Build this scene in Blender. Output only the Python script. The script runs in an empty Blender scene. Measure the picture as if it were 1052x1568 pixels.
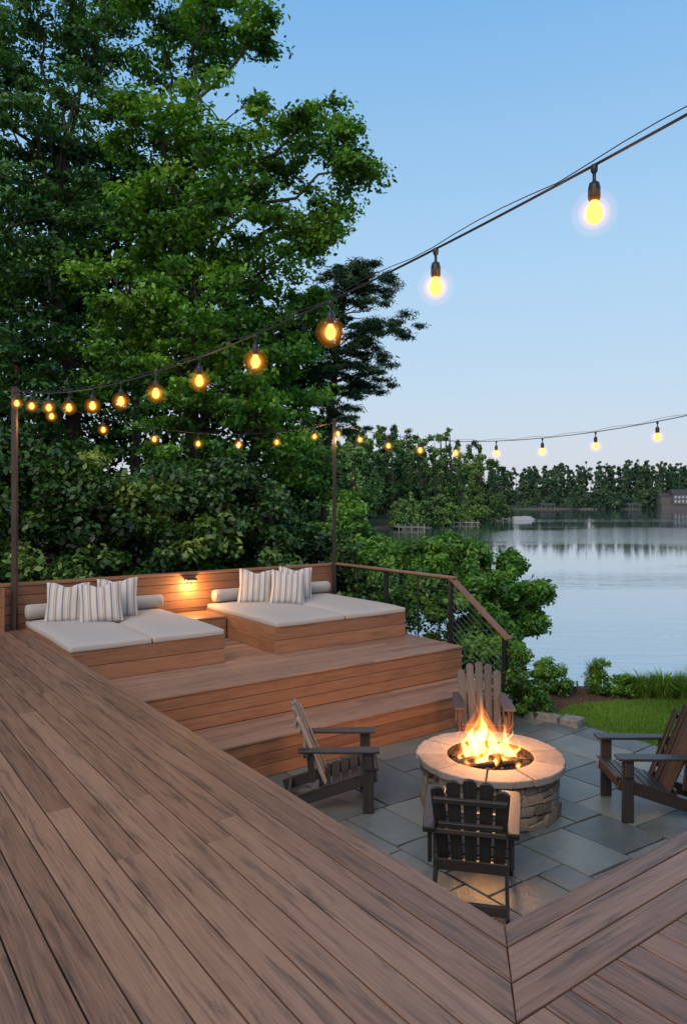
import bpy, math, random
import numpy as np
from mathutils import Vector, Matrix
random.seed(7); rng=np.random.default_rng(7)
scn=bpy.context.scene
scn.view_settings.view_transform='Standard'; scn.view_settings.look='None'; scn.view_settings.exposure=0

# ---------------------------------------------------------------- constants
TH=math.radians(36.2); CB=math.cos(TH); SB=math.sin(TH)
CX,CY=.646,2.861
def W(b,a,z=0): return Vector((CX+b*CB-a*SB, CY+b*SB+a*CB, z))
ZP,ZT,ZG,ZW=-.32,-.74,-1.14,-4.5

# ---------------------------------------------------------------- node helpers
def newmat(name):
    m=bpy.data.materials.new(name); m.use_nodes=True
    nt=m.node_tree; b=nt.nodes['Principled BSDF']; return m,nt,b
def N(nt,t,**k):
    n=nt.nodes.new(t)
    for a,v in k.items(): setattr(n,a,v)
    return n
def ramp(nt,stops,inp,interp='LINEAR'):
    r=N(nt,'ShaderNodeValToRGB'); cr=r.color_ramp; cr.interpolation=interp
    while len(cr.elements)>1: cr.elements.remove(cr.elements[-1])
    cr.elements[0].position=stops[0][0]; cr.elements[0].color=(*stops[0][1],1)
    for p,c in stops[1:]:
        e=cr.elements.new(p); e.color=(*c,1)
    nt.links.new(inp,r.inputs[0]); return r.outputs[0]
def noise(nt,vec,scale=5,detail=4,rough=.55,dist=0):
    n=N(nt,'ShaderNodeTexNoise'); n.inputs['Scale'].default_value=scale; n.inputs['Detail'].default_value=detail
    n.inputs['Roughness'].default_value=rough; n.inputs['Distortion'].default_value=dist
    if vec is not None: nt.links.new(vec,n.inputs['Vector'])
    return n.outputs['Fac']
def mapping(nt,src,scale):
    m=N(nt,'ShaderNodeMapping'); m.inputs['Scale'].default_value=scale; nt.links.new(src,m.inputs['Vector']); return m.outputs[0]
def math_(nt,op,a,b=None,c=None):
    n=N(nt,'ShaderNodeMath',operation=op)
    for i,x in enumerate((a,b,c)):
        if x is None: continue
        if isinstance(x,(int,float)): n.inputs[i].default_value=x
        else: nt.links.new(x,n.inputs[i])
    return n.outputs[0]
def mixc(nt,f,a,b,mode='MIX'):
    n=N(nt,'ShaderNodeMix',data_type='RGBA',blend_type=mode)
    for s,x in ((n.inputs[0],f),(n.inputs[6],a),(n.inputs[7],b)):
        if isinstance(x,(int,float)): s.default_value=x
        elif isinstance(x,tuple): s.default_value=(*x,1)
        else: nt.links.new(x,s)
    return n.outputs[2]
def bump(nt,b,h,strength=.3,dist=.01):
    n=N(nt,'ShaderNodeBump'); n.inputs['Strength'].default_value=strength; n.inputs['Distance'].default_value=dist
    nt.links.new(h,n.inputs['Height']); nt.links.new(n.outputs[0],b.inputs['Normal'])
def attr(nt,name='rnd'):
    return N(nt,'ShaderNodeAttribute',attribute_name=name).outputs['Fac']

def wood(name,c_dark,c_mid,c_light,streak=.5,rough=.55,bs=(2.0,14),thr=(.50,.66)):
    m,nt,b=newmat(name)
    uv=N(nt,'ShaderNodeUVMap').outputs[0]
    g=noise(nt,mapping(nt,uv,(3.2,120,1)),1,5,.65,.5)
    g2=noise(nt,mapping(nt,uv,(1.3,30,1)),1,4,.6,.8)
    blot=noise(nt,mapping(nt,uv,(bs[0],bs[1],1)),1,5,.68,.5)
    r=attr(nt)
    f=math_(nt,'ADD',math_(nt,'MULTIPLY',g,.5),math_(nt,'MULTIPLY',g2,.32))
    f=math_(nt,'ADD',f,math_(nt,'MULTIPLY',r,.22))
    col=ramp(nt,[(.34,c_dark),(.50,c_mid),(.72,c_light)],f)
    bl=ramp(nt,[(thr[0],(1,1,1)),(thr[1],(1-streak,1-streak*.95,1-streak*.86))],blot)
    col=mixc(nt,1.0,col,bl,'MULTIPLY')
    nt.links.new(col,b.inputs['Base Color'])
    b.inputs['Roughness'].default_value=rough
    bump(nt,b,g,.35,.003)
    return m
M_deck=wood('deck_composite',(.135,.068,.041),(.245,.130,.082),(.36,.205,.132),.58,.45,(1.7,24),(.50,.67))
M_warm=wood('warm_wood',(.14,.060,.030),(.25,.113,.056),(.36,.172,.09),.28,.55)
M_step=wood('step_wood',(.17,.086,.053),(.28,.152,.098),(.39,.23,.15),.3,.5)
M_rail=wood('rail_wood',(.10,.045,.03),(.19,.09,.055),(.28,.15,.09),.2,.45)
M_chair=wood('dark_painted_wood',(.016,.014,.015),(.030,.026,.026),(.055,.047,.043),.15,.42)
M_chairgrey=wood('weathered_chair_wood',(.10,.09,.08),(.19,.175,.155),(.32,.29,.25),.25,.5)
M_chairred=wood('brown_chair_wood',(.05,.027,.022),(.10,.055,.045),(.17,.10,.085),.15,.5)
M_chairbrown=wood('grey_brown_chair_wood',(.03,.024,.023),(.055,.045,.042),(.10,.08,.072),.15,.5)
def plain(name,c,rough=.5,metal=0,nscale=0,namp=.2,bs=0):
    m,nt,b=newmat(name); b.inputs['Roughness'].default_value=rough; b.inputs['Metallic'].default_value=metal
    if nscale:
        co=N(nt,'ShaderNodeTexCoord').outputs['Object']; n=noise(nt,co,nscale,5,.6)
        lo=tuple(x*(1-namp) for x in c); hi=tuple(x*(1+namp) for x in c)
        nt.links.new(ramp(nt,[(.3,lo),(.7,hi)],n),b.inputs['Base Color'])
        if bs: bump(nt,b,n,bs,.01)
    else: b.inputs['Base Color'].default_value=(*c,1)
    return m
M_black=plain('black_metal',(.015,.015,.016),.4,.3)
M_pole=plain('brown_steel',(.05,.028,.022),.5,.2,4,.3)
M_cable=plain('steel_cable',(.16,.16,.16),.4,1)
M_under=plain('dark_substructure',(.012,.01,.009),.9)
M_socket=plain('black_rubber',(.012,.012,.012),.45)
M_wire=plain('black_cable',(.02,.02,.02),.5)
M_cush=plain('cushion_fabric',(.41,.375,.345),.95,0,220,.08,.15)
M_bolster=plain('bolster_fabric',(.38,.345,.315),.95,0,200,.08,.15)

def emis(name,c,s):
    m=bpy.data.materials.new(name); m.use_nodes=True; nt=m.node_tree; nt.nodes.clear()
    e=N(nt,'ShaderNodeEmission'); e.inputs[0].default_value=(*c,1); e.inputs[1].default_value=s
    o=N(nt,'ShaderNodeOutputMaterial'); nt.links.new(e.outputs[0],o.inputs[0])
    try: m.cycles.emission_sampling='NONE'
    except Exception: pass
    return m
def volem(name,c,s):
    m=bpy.data.materials.new(name); m.use_nodes=True; nt=m.node_tree; nt.nodes.clear()
    e=N(nt,'ShaderNodeEmission'); e.inputs[0].default_value=(*c,1); e.inputs[1].default_value=s
    o=N(nt,'ShaderNodeOutputMaterial'); nt.links.new(e.outputs[0],o.inputs['Volume'])
    try: m.cycles.homogeneous_volume=True; m.cycles.emission_sampling='NONE'
    except Exception: pass
    return m

def leafmat(name,stops,transl=.3,gloss=.06):
    m=bpy.data.materials.new(name); m.use_nodes=True; nt=m.node_tree
    nt.nodes.remove(nt.nodes['Principled BSDF']); out=nt.nodes['Material Output']
    r=attr(nt); col=ramp(nt,stops,r)
    b=N(nt,'ShaderNodeBsdfDiffuse'); nt.links.new(col,b.inputs[0]); last=b.outputs[0]
    if transl>0:
        t=N(nt,'ShaderNodeBsdfTranslucent'); nt.links.new(mixc(nt,1.0,col,(1.3,1.35,.6),'MULTIPLY'),t.inputs[0])
        mx=N(nt,'ShaderNodeMixShader'); mx.inputs[0].default_value=transl
        nt.links.new(last,mx.inputs[1]); nt.links.new(t.outputs[0],mx.inputs[2]); last=mx.outputs[0]
    if gloss>0:
        g=N(nt,'ShaderNodeBsdfGlossy'); g.inputs['Roughness'].default_value=.45; g.inputs['Color'].default_value=(.9,.95,1,1)
        mx=N(nt,'ShaderNodeMixShader'); mx.inputs[0].default_value=gloss
        nt.links.new(last,mx.inputs[1]); nt.links.new(g.outputs[0],mx.inputs[2]); last=mx.outputs[0]
    nt.links.new(last,out.inputs[0])
    return m
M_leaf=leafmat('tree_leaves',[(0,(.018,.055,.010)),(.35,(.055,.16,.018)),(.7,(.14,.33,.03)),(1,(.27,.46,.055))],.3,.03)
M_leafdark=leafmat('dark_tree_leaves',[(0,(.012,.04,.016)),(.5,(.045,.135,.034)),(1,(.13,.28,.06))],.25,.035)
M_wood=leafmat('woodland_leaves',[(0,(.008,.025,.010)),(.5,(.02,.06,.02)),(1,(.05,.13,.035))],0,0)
M_hedge=leafmat('hedge_leaves',[(0,(.008,.024,.007)),(.4,(.028,.085,.018)),(.75,(.08,.18,.03)),(1,(.21,.30,.055))],.15,.04)
M_pine=leafmat('pine_needles',[(0,(.02,.05,.03)),(.6,(.05,.10,.055)),(1,(.10,.17,.08))],0,0)
M_far=leafmat('shoreline_leaves',[(0,(.022,.055,.025)),(.5,(.065,.145,.048)),(1,(.20,.31,.09))],0,0)
M_farther=leafmat('hazed_distant_leaves',[(0,(.035,.072,.056)),(.5,(.06,.12,.070)),(1,(.13,.20,.095))],0,0)  # aerial haze mixed into the leaf colours: paler, bluer greens
M_shrub=leafmat('shrub_leaves',[(0,(.012,.04,.008)),(.5,(.05,.155,.022)),(1,(.16,.33,.04))],.3,.03)
M_grassb=leafmat('grass_blades',[(0,(.05,.13,.02)),(.5,(.11,.22,.03)),(1,(.2,.32,.06))],.3,0)
M_bark=plain('tree_bark',(.05,.037,.030),.9,0,6,.5,.6)

# ---------------------------------------------------------------- mesh builder
class MB:
    def __init__(s): s.v=[];s.f=[];s.uv=[];s.r=[];s.m=[]
    def prism(s,poly,z0,z1,d=(1,0),m=0,r=None,R=None,T=None):
        n=len(poly); k=len(s.v); r=random.random() if r is None else r
        ou,ov=random.uniform(0,50),random.uniform(0,50)
        dl=math.hypot(*d); d=(d[0]/dl,d[1]/dl)
        P=[(x,y,z0) for x,y in poly]+[(x,y,z1) for x,y in poly]
        U=[(ou+x*d[0]+y*d[1], ov-x*d[1]+y*d[0]+z) for x,y,z in P]
        for p in P:
            p=Vector(p)
            if R is not None: p=R@p
            if T is not None: p=p+Vector(T)
            s.v.append(tuple(p))
        F=[[k+i for i in range(n-1,-1,-1)],[k+n+i for i in range(n)]]+[[k+i,k+(i+1)%n,k+n+(i+1)%n,k+n+i] for i in range(n)]
        for f in F:
            s.f.append(f); s.uv.append([U[i-k] for i in f]); s.r.append(r); s.m.append(m)
    def box(s,c,sz,L=0,R=None,T=None,m=0,r=None,jit=0,tap=1):
        k=len(s.v); r=random.random() if r is None else r
        h=[x/2 for x in sz]; ou,ov=random.uniform(0,50),random.uniform(0,50)
        loc=[]
        for iz in (-1,1):
            for iy in (-1,1):
                for ix in (-1,1):
                    q=[ix*h[0],iy*h[1],iz*h[2]]
                    if tap!=1 and iz>0: q[0]*=tap;q[1]*=tap
                    if jit: q=[a+random.uniform(-jit,jit) for a in q]
                    loc.append(q)
        for q in loc:
            p=Vector(q)
            if R is not None: p=R@p
            p=p+Vector(c)
            if T is not None: p=T@p
            s.v.append(tuple(p))
        F=[((0,2,3,1),2),((4,5,7,6),2),((0,1,5,4),1),((2,6,7,3),1),((0,4,6,2),0),((1,3,7,5),0)]
        for f,n in F:
            ax=[i for i in range(3) if i!=n]
            if L in ax: ua=L; va=[i for i in ax if i!=L][0]
            else: ua,va=ax
            s.f.append([k+i for i in f]); s.uv.append([(ou+loc[i][ua],ov+loc[i][va]) for i in f]); s.r.append(r); s.m.append(m)
    def tube(s,pts,rad,n=8,m=0,r=None,cap=True):
        k=len(s.v); r=random.random() if r is None else r
        pts=[Vector(p) for p in pts]
        if isinstance(rad,(int,float)): rad=[rad]*len(pts)
        for i,p in enumerate(pts):
            t=(pts[min(i+1,len(pts)-1)]-pts[max(i-1,0)]).normalized()
            x=t.cross(Vector((0,0,1)));
            if x.length<1e-1: x=t.cross(Vector((0,1,0)))
            x.normalize(); y=t.cross(x)
            for j in range(n):
                a=2*math.pi*j/n; s.v.append(tuple(p+(x*math.cos(a)+y*math.sin(a))*rad[i]))
        for i in range(len(pts)-1):
            for j in range(n):
                f=[k+i*n+j,k+i*n+(j+1)%n,k+(i+1)*n+(j+1)%n,k+(i+1)*n+j]
                s.f.append(f); s.uv.append([(i*.3,j*.05),(i*.3,j*.05+.05),(i*.3+.3,j*.05+.05),(i*.3+.3,j*.05)]); s.r.append(r); s.m.append(m)
        if cap:
            for e,rev in ((0,0),(len(pts)-1,1)):
                f=[k+e*n+j for j in range(n)]
                if not rev: f=f[::-1]
                s.f.append(f); s.uv.append([(math.cos(j),math.sin(j)) for j in range(n)]); s.r.append(r); s.m.append(m)
    def flametube(s,pts,rad,n=14):
        k=len(s.v)
        for i,p in enumerate(pts):
            for j in range(n):
                a=2*math.pi*j/n; s.v.append((p[0]+rad[i]*math.cos(a),p[1]+rad[i]*math.sin(a),p[2]))
        for i in range(len(pts)-1):
            for j in range(n):
                s.f.append([k+i*n+j,k+i*n+(j+1)%n,k+(i+1)*n+(j+1)%n,k+(i+1)*n+j]); s.uv.append([(0,0)]*4); s.r.append(.5); s.m.append(0)
        s.f.append([k+j for j in range(n)][::-1]); s.f.append([k+(len(pts)-1)*n+j for j in range(n)])
        for _ in (0,1): s.uv.append([(0,0)]*n); s.r.append(.5); s.m.append(0)
    def lathe(s,prof,c,n=16,m=0,r=0.5):
        k=len(s.v)
        for rr,z in prof:
            for j in range(n):
                a=2*math.pi*j/n; s.v.append((c[0]+rr*math.cos(a),c[1]+rr*math.sin(a),c[2]+z))
        for i in range(len(prof)-1):
            for j in range(n):
                f=[k+i*n+j,k+i*n+(j+1)%n,k+(i+1)*n+(j+1)%n,k+(i+1)*n+j]
                if prof[0][1]>prof[-1][1]: f=f[::-1]
                s.f.append(f); s.uv.append([(0,0)]*4); s.r.append(r); s.m.append(m)
    def obj(s,name,mats,parent=None,ab=False,bevel=0,seg=2,smooth=False):
        me=bpy.data.meshes.new(name); me.from_pydata(s.v,[],s.f)
        uvl=me.uv_layers.new(name='UVMap')
        uvl.data.foreach_set('uv',np.array([c for f in s.uv for c in f],dtype=np.float32).ravel())
        at=me.attributes.new('rnd','FLOAT','FACE'); at.data.foreach_set('value',np.array(s.r,dtype=np.float32))
        for m in (mats if isinstance(mats,list) else [mats]): me.materials.append(m)
        me.polygons.foreach_set('material_index',s.m)
        if smooth: me.polygons.foreach_set('use_smooth',[True]*len(s.f))
        me.update()
        o=bpy.data.objects.new(name,me); scn.collection.objects.link(o)
        if ab: o.location=(CX,CY,0); o.rotation_euler=(0,0,TH)
        if bevel:
            bm=o.modifiers.new('bevel','BEVEL'); bm.width=bevel; bm.segments=seg; bm.limit_method='ANGLE'; bm.angle_limit=.6
        if parent: o.parent=parent
        return o
def empty(name,loc=(0,0,0),rz=0):
    e=bpy.data.objects.new(name,None); e.location=loc; e.rotation_euler=(0,0,rz); scn.collection.objects.link(e); return e

# ---------------------------------------------------------------- main deck
mb=MB(); G=.0038
def runs(lo,hi,off):
    x=lo; out=[]
    while x<hi-.01:
        l=random.uniform(2.2,4.9); e=min(hi,x+l)
        if hi-e<.6: e=hi
        out.append((x,e)); x=e
    return out
bw=[.105,.145,.14]
o=0
for w in bw:
    i0,i1=o,o+w
    mb.prism([(-i1+G,-i1+G),(-i0-G,-i0-G*0),(-i0-G,8.75),(-i1+G,8.75)],-.025,0,(0,1))
    mb.prism([(-i0,-i0-G),(-i1+G*2,-i1+G),(9,-i1+G),(9,-i0-G)],-.025,0,(1,0))
    o+=w
bb=-o
for i in range(50):
    b1=bb-G; b0=bb-.14+G
    for (s,e) in runs(-5.5,8.75,i):
        mb.prism([(b0,s+.001),(b1,s+.001),(b1,e-.001),(b0,e-.001)],-.025,random.uniform(-.0008,.0008),(0,1))
    bb-=.14
b=-o+.0
for i in range(68):
    b0=b+G; b1=b+.14-G
    mb.prism([(b0,-5.5),(b1,-5.5),(b1,-o-G),(b0,-o-G)],-.025,0,(0,1)); b+=.14
for k in range(6):
    z1=-.03-k*.19; z0=z1-.185
    mb.prism([(-.03,-.03),(-.006,-.006),(-.006,8.7),(-.03,8.7)],z0,z1,(0,1))
    mb.prism([(-.0,-.03),(9,-.03),(9,-.006),(-.0,-.006)],z0,z1,(1,0))
deck=mb.obj('wooden_deck',M_deck,ab=True,bevel=.003,seg=1)
mb=MB()
mb.prism([(-7.6,-5.6),(-.04,-5.6),(-.04,8.7),(-7.6,8.7)],-.30,-.034)
mb.prism([(-.035,-5.6),(9,-5.6),(9,-.04),(-.035,-.04)],-.30,-.034)
o2=mb.obj('joists',M_under); o2.parent=deck; o2.location=(0,0,0)

# ---------------------------------------------------------------- platform and steps
AF,AT,AW,BE=5.12,4.46,8.3,5.0
mb=MB()
def treadboards(a0,a1,z,m=0):
    a=a0
    while a<a1-.02:
        e=min(a+.14,a1)
        for (s,t) in runs(0.0,BE,0):
            mb.prism([(s+.001,a+G),(t-.001,a+G),(t-.001,e-G),(s+.001,e-G)],z-.025,z,(1,0),m)
        a=e
treadboards(AF-.02,AW,ZP); treadboards(AT-.02,AF-.001,ZT)
def riser(a,zt,zb,n=3,m=1):
    h=(zt-.028-zb)/n
    for k in range(n):
        mb.box((BE/2,a+.01,zb+h*(k+.5)),(BE-.01,.02,h-.006),0,m=m)
riser(AF,ZP,ZT); riser(AT,ZT,ZG)
for (a0,a1,zt) in ((AF,AW,ZP),(AT,AF,ZT)):
    h=.135;z=zt-.03
    while z>ZG-.3:
        mb.box((BE-.012,(a0+a1)/2,z-h/2),(.02,a1-a0-.03,h-.006),1,m=1); z-=h
steps=mb.obj('bench_platform_steps',[M_step,M_warm],ab=True,bevel=.003,seg=1)
mb=MB()
mb.prism([(.02,AF+.025),(BE-.03,AF+.025),(BE-.03,AW),(.02,AW)],ZG-.3,ZP-.032)
mb.prism([(.02,AT+.025),(BE-.03,AT+.025),(BE-.03,AF+.02),(.02,AF+.02)],ZG-.3,ZT-.032)
o2=mb.obj('step_core',M_under); o2.parent=steps

# ---------------------------------------------------------------- bench back wall
mb=MB(); WT=.61
zs=np.linspace(ZP,WT-.04,8)
for k in range(7):
    mb.box((2.4,AW+.012,(zs[k]+zs[k+1])/2),(5.4,.022,zs[k+1]-zs[k]-.006),0)
    mb.box((2.4,AW+.12,(zs[k]+zs[k+1])/2),(5.4,.022,zs[k+1]-zs[k]-.006),0)
    mb.box((-.31,AW-.02,(zs[k]+zs[k+1])/2),(.022,.28,zs[k+1]-zs[k]-.006),1)
mb.box((2.4,AW+.065,WT-.02),(5.5,.17,.035),0)
mb.box((2.4,AW+.066,.1),(5.38,.08,.85),0,m=1)
for k in range(7):
    mb.box((2.4,AW+.14,-.45-k*.13),(5.4,.022,.12),0)
mb.obj('bench_back_wall',[M_warm,M_under],ab=True,bevel=.003,seg=1)

# ---------------------------------------------------------------- daybeds
def cushion(name,x0,x1,y0,y1,z0,z1,parent,mat=M_cush,bev=.04):
    m=MB(); nx,ny=16,16; ph=random.uniform(0,6)
    for iz in (0,1):
        for j in range(ny+1):
            for i in range(nx+1):
                u=i/nx;v=j/ny
                cr=(1-(2*u-1)**6)*(1-(2*v-1)**6)
                ed=max(abs(2*u-1),abs(2*v-1))
                wob=.006*math.sin(ph+v*9)*(abs(2*u-1)>.99)
                x=x0+(x1-x0)*u+wob; y=y0+(y1-y0)*v+.006*math.sin(ph*2+u*8)*(abs(2*v-1)>.99)
                z=z1-.026*(1-cr)+.005*math.sin(u*7+ph)*math.sin(v*6+ph)+random.uniform(-.0012,.0012) if iz else z0
                if ed>.999: 
                    z=z-.012 if iz else z+.01
                m.v.append((x,y,z))
    n=(nx+1)*(ny+1)
    def idx(i,j,z): return z*n+j*(nx+1)+i
    F=[]
    for j in range(ny):
        for i in range(nx):
            F.append([idx(i,j,1),idx(i+1,j,1),idx(i+1,j+1,1),idx(i,j+1,1)])
            F.append([idx(i,j,0),idx(i,j+1,0),idx(i+1,j+1,0),idx(i+1,j,0)])
    for i in range(nx):
        F.append([idx(i,0,0),idx(i+1,0,0),idx(i+1,0,1),idx(i,0,1)])
        F.append([idx(i+1,ny,0),idx(i,ny,0),idx(i,ny,1),idx(i+1,ny,1)])
    for j in range(ny):
        F.append([idx(0,j+1,0),idx(0,j,0),idx(0,j,1),idx(0,j+1,1)])
        F.append([idx(nx,j,0),idx(nx,j+1,0),idx(nx,j+1,1),idx(nx,j,1)])
    for f in F: m.f.append(f); m.uv.append([(0,0)]*4); m.r.append(.5); m.m.append(0)
    o=m.obj(name,mat,bevel=.018,seg=3,smooth=True); o.parent=parent
    return o
mS,nt,bs=newmat('striped_fabric')
uv=N(nt,'ShaderNodeUVMap').outputs[0]; sep=N(nt,'ShaderNodeSeparateXYZ'); nt.links.new(uv,sep.inputs[0])
fr=math_(nt,'FRACT',math_(nt,'MULTIPLY',sep.outputs[0],3.0))
Wc=(.54,.50,.47);Gc=(.20,.195,.215);Bc=(.33,.26,.21)
nt.links.new(ramp(nt,[(0,Wc),(.2,Gc),(.32,Wc),(.38,Bc),(.42,Wc),(.62,Gc),(.66,Wc),(.72,Bc),(.86,Wc)],fr,'CONSTANT'),bs.inputs['Base Color'])
bs.inputs['Roughness'].default_value=.95; bump(nt,bs,noise(nt,mapping(nt,uv,(200,200,1)),1,2),.2,.002)
def pillow(name,c,s,th,rz,tilt,parent):
    m=MB(); n=20; ph=random.uniform(0,6)
    R=Matrix.Rotation(rz,3,'Z')@Matrix.Rotation(tilt,3,'X')@Matrix.Rotation(random.uniform(-.12,.12),3,'Y')
    for sgn in (1,-1):
        for j in range(n+1):
            for i in range(n+1):
                u=2*i/n-1;v=2*j/n-1
                t=th*((1-u*u)*(1-v*v))**.42
                k=1-.07*(1-abs(u*v)**1.0)*max(abs(u),abs(v))**3
                dent=-.05*math.exp(-((u)**2*6))*max(0,v)**3
                t+=.014*math.sin(u*6+ph)*math.sin(v*5+ph*2)*(1-u*u)*(1-v*v)
                p=Vector((u*s/2*k,sgn*t*.5+random.uniform(-.001,.001),v*s/2*k+dent))
                m.v.append(tuple(R@p+Vector(c)))
    nn=(n+1)*(n+1)
    for q in (0,1):
        for j in range(n):
            for i in range(n):
                a=q*nn+j*(n+1)+i; f=[a,a+n+1,a+n+2,a+1]
                u0=i/n;u1=(i+1)/n;v0=j/n;v1=(j+1)/n; U=[(u0,v0),(u0,v1),(u1,v1),(u1,v0)]
                if q: f=f[::-1];U=U[::-1]
                m.f.append(f); m.uv.append(U); m.r.append(.5); m.m.append(0)
    o=m.obj(name,mS,smooth=True); o.parent=parent; return o
def daybed(b0,b1,a0,parentname,pil,bol):
    e=empty(parentname,(CX,CY,0),TH)
    m=MB(); zt=.035; hs=(zt-ZP)/2; a1=AW-.004
    for k in range(2):
        z=ZP+hs*(k+.5)
        m.box(((b0+b1)/2,a0+.011,z),(b1-b0,.022,hs-.006),0)
        m.box((b0+.011,(a0+a1)/2+.012,z),(.022,a1-a0-.03,hs-.006),1)
        m.box((b1-.011,(a0+a1)/2+.012,z),(.022,a1-a0-.03,hs-.006),1)
    m.box(((b0+b1)/2,(a0+a1)/2,(ZP+zt)/2-.01),(b1-b0-.05,a1-a0-.05,zt-ZP-.03),0,m=1)
    o=m.obj('wood_base',[M_warm,M_under],bevel=.003,seg=1); o.parent=e
    mid=(b0+b1)/2
    cushion('seat_cushion_1',b0+.0,mid-.006,a0-.02,a1-.02,zt-.012,zt+.105,e)
    cushion('seat_cushion_2',mid+.006,b1-.01,a0-.02,a1-.02,zt-.012,zt+.105,e)
    for i,(x0,x1) in enumerate(bol):
        mm=MB(); L=x1-x0; pr=[(x0,.02),(x0+.01,.085),(x0+.03,.098)]+[(x0+L*t,.1+.002*math.sin(t*20)) for t in (.1,.2,.35,.5,.65,.8,.9)]+[(x1-.03,.098),(x1-.01,.085),(x1,.02)]
        mm.tube([(x,a1-.15,zt+.20) for x,r in pr],[r for x,r in pr],20)
        o=mm.obj('bolster_%d'%(i+1),M_bolster,smooth=True); o.parent=e
    for i,(x,y,z,rz,ti) in enumerate(pil):
        pillow('striped_pillow_%d'%(i+1),(x,y,zt+z),.54,.19,rz,ti,e)
    return e
daybed(-.02,1.86,6.15,'cushioned_daybed',
   [(.40,7.82,.33,-.42,-.30),(1.06,7.80,.35,-.45,-.33),(.74,7.50,.34,-.36,-.38)],[(-.05,.92),(1.0,1.84)])
daybed(2.62,4.88,6.18,'cushioned_daybed.001',
   [(3.25,7.85,.34,-.45,-.30),(3.98,7.85,.34,-.45,-.33),(3.62,7.50,.33,-.40,-.38)],[(2.66,3.7),(3.85,4.84)])
mb=MB()
for k in range(5):
    mb.box((2.24,7.62+k*.135,.0),(.70,.128,.025),0)
for k in range(2): mb.box((2.24,7.57,-.09-k*.14),(.70,.022,.134),0)
mb.obj('side_table',M_warm,ab=True,bevel=.003,seg=1)

# wall sconce
sc=empty('wall_sconce',(CX,CY,0),TH)
mb=MB(); mb.box((2.34,AW-.012,.47),(.07,.02,.10)); mb.box((2.34,AW-.06,.515),(.17,.11,.018)); mb.box((2.34,AW-.112,.505),(.17,.006,.03))
o=mb.obj('housing',M_black,bevel=.003); o.parent=sc
mb=MB(); mb.box((2.34,AW-.055,.492),(.14,.085,.02)); o=mb.obj('lamp_lens',emis('sconce_glow',(1,.55,.2),5)); o.parent=sc
def light(name,kind,loc,power,col=(1,.6,.28),rad=.03,parent=None,**k):
    l=bpy.data.lights.new(name,kind); l.energy=power; l.color=col
    if kind!='SUN': l.shadow_soft_size=rad
    for a,v in k.items(): setattr(l,a,v)
    o=bpy.data.objects.new(name,l); o.location=loc; scn.collection.objects.link(o)
    if parent: o.parent=parent
    return o
light('sconce_lamp','POINT',(2.34,AW-.16,.40),26,(1,.50,.15),rad=.03,parent=sc)

# ---------------------------------------------------------------- railing
BR=5.06; rail=empty('cable_railing',(CX,CY,0),TH)
mb=MB(); RT=.60
pa=[(8.28,RT),(6.85,RT),(5.40,RT)]
for a,t in pa: mb.box((BR,a,(t+ZP-.3)/2),(.06,.06,t-ZP+.3))
mb.box((BR,4.40,(-.09+ZG)/2),(.06,.06,-.09-ZG))
for a in (7.6,6.1): mb.box((BR,a,(RT+ZP)/2),(.012,.03,RT-ZP))
mb.box((BR,6.84,RT-.015),(.04,2.9,.02))
o=mb.obj('posts',M_black,bevel=.003); o.parent=rail
mb=MB(); mb.box((BR,6.82,RT+.012),(.11,3.0,.03),1)
d=Vector((0,-1.04,-.71)); L=d.length
mb.box((BR,4.86,.245),(.11,L+.02,.03),1,R=Matrix.Rotation(math.atan2(.71,1.04),3,'X'))
o=mb.obj('wood_handrail',M_rail,bevel=.006); o.parent=rail
mb=MB()
for k in range(9):
    z=ZP+.09+k*.09
    mb.tube([(BR,8.28,z),(BR,5.4,z)],.0030,6)
    mb.tube([(BR,5.4,z),(BR,4.4,z-.70)],.0030,6)
o=mb.obj('cables',M_cable); o.parent=rail

# ---------------------------------------------------------------- patio
PB=5.6
mP,nt,b=newmat('bluestone')
co=N(nt,'ShaderNodeTexCoord').outputs['Object']; r=attr(nt)
n1=noise(nt,co,2.2,6,.6,.5); n2=noise(nt,co,22,5,.65)
f=math_(nt,'ADD',math_(nt,'MULTIPLY',n1,.55),math_(nt,'ADD',math_(nt,'MULTIPLY',r,.40),math_(nt,'MULTIPLY',n2,.22)))
nt.links.new(ramp(nt,[(.28,(.065,.075,.070)),(.52,(.115,.13,.12)),(.75,(.175,.185,.165)),(.95,(.24,.215,.165))],f),b.inputs['Base Color'])
b.inputs['Roughness'].default_value=.40; bump(nt,b,math_(nt,'ADD',n1,math_(nt,'MULTIPLY',n2,.4)),.7,.016)
slabs=[]
def split(x0,y0,x1,y1,d=0):
    w,h=x1-x0,y1-y0
    if max(w,h)<.75 or (max(w,h)<1.15 and min(w,h)<.75 and random.random()<.6): slabs.append((x0,y0,x1,y1)); return
    t=random.uniform(.36,.64)
    if (w>h*1.1) or (w>h*.8 and random.random()<.5): split(x0,y0,x0+w*t,y1);split(x0+w*t,y0,x1,y1)
    else: split(x0,y0,x1,y0+h*t);split(x0,y0+h*t,x1,y1)
split(.0,.0,PB,6.6)
mb=MB()
def jt(x,y): return (x+.05*math.sin(y*1.1+.5)+.03*math.sin(x*1.3), y+.07*math.sin(x*1.0)+.03*math.sin(y*1.4))
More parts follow.
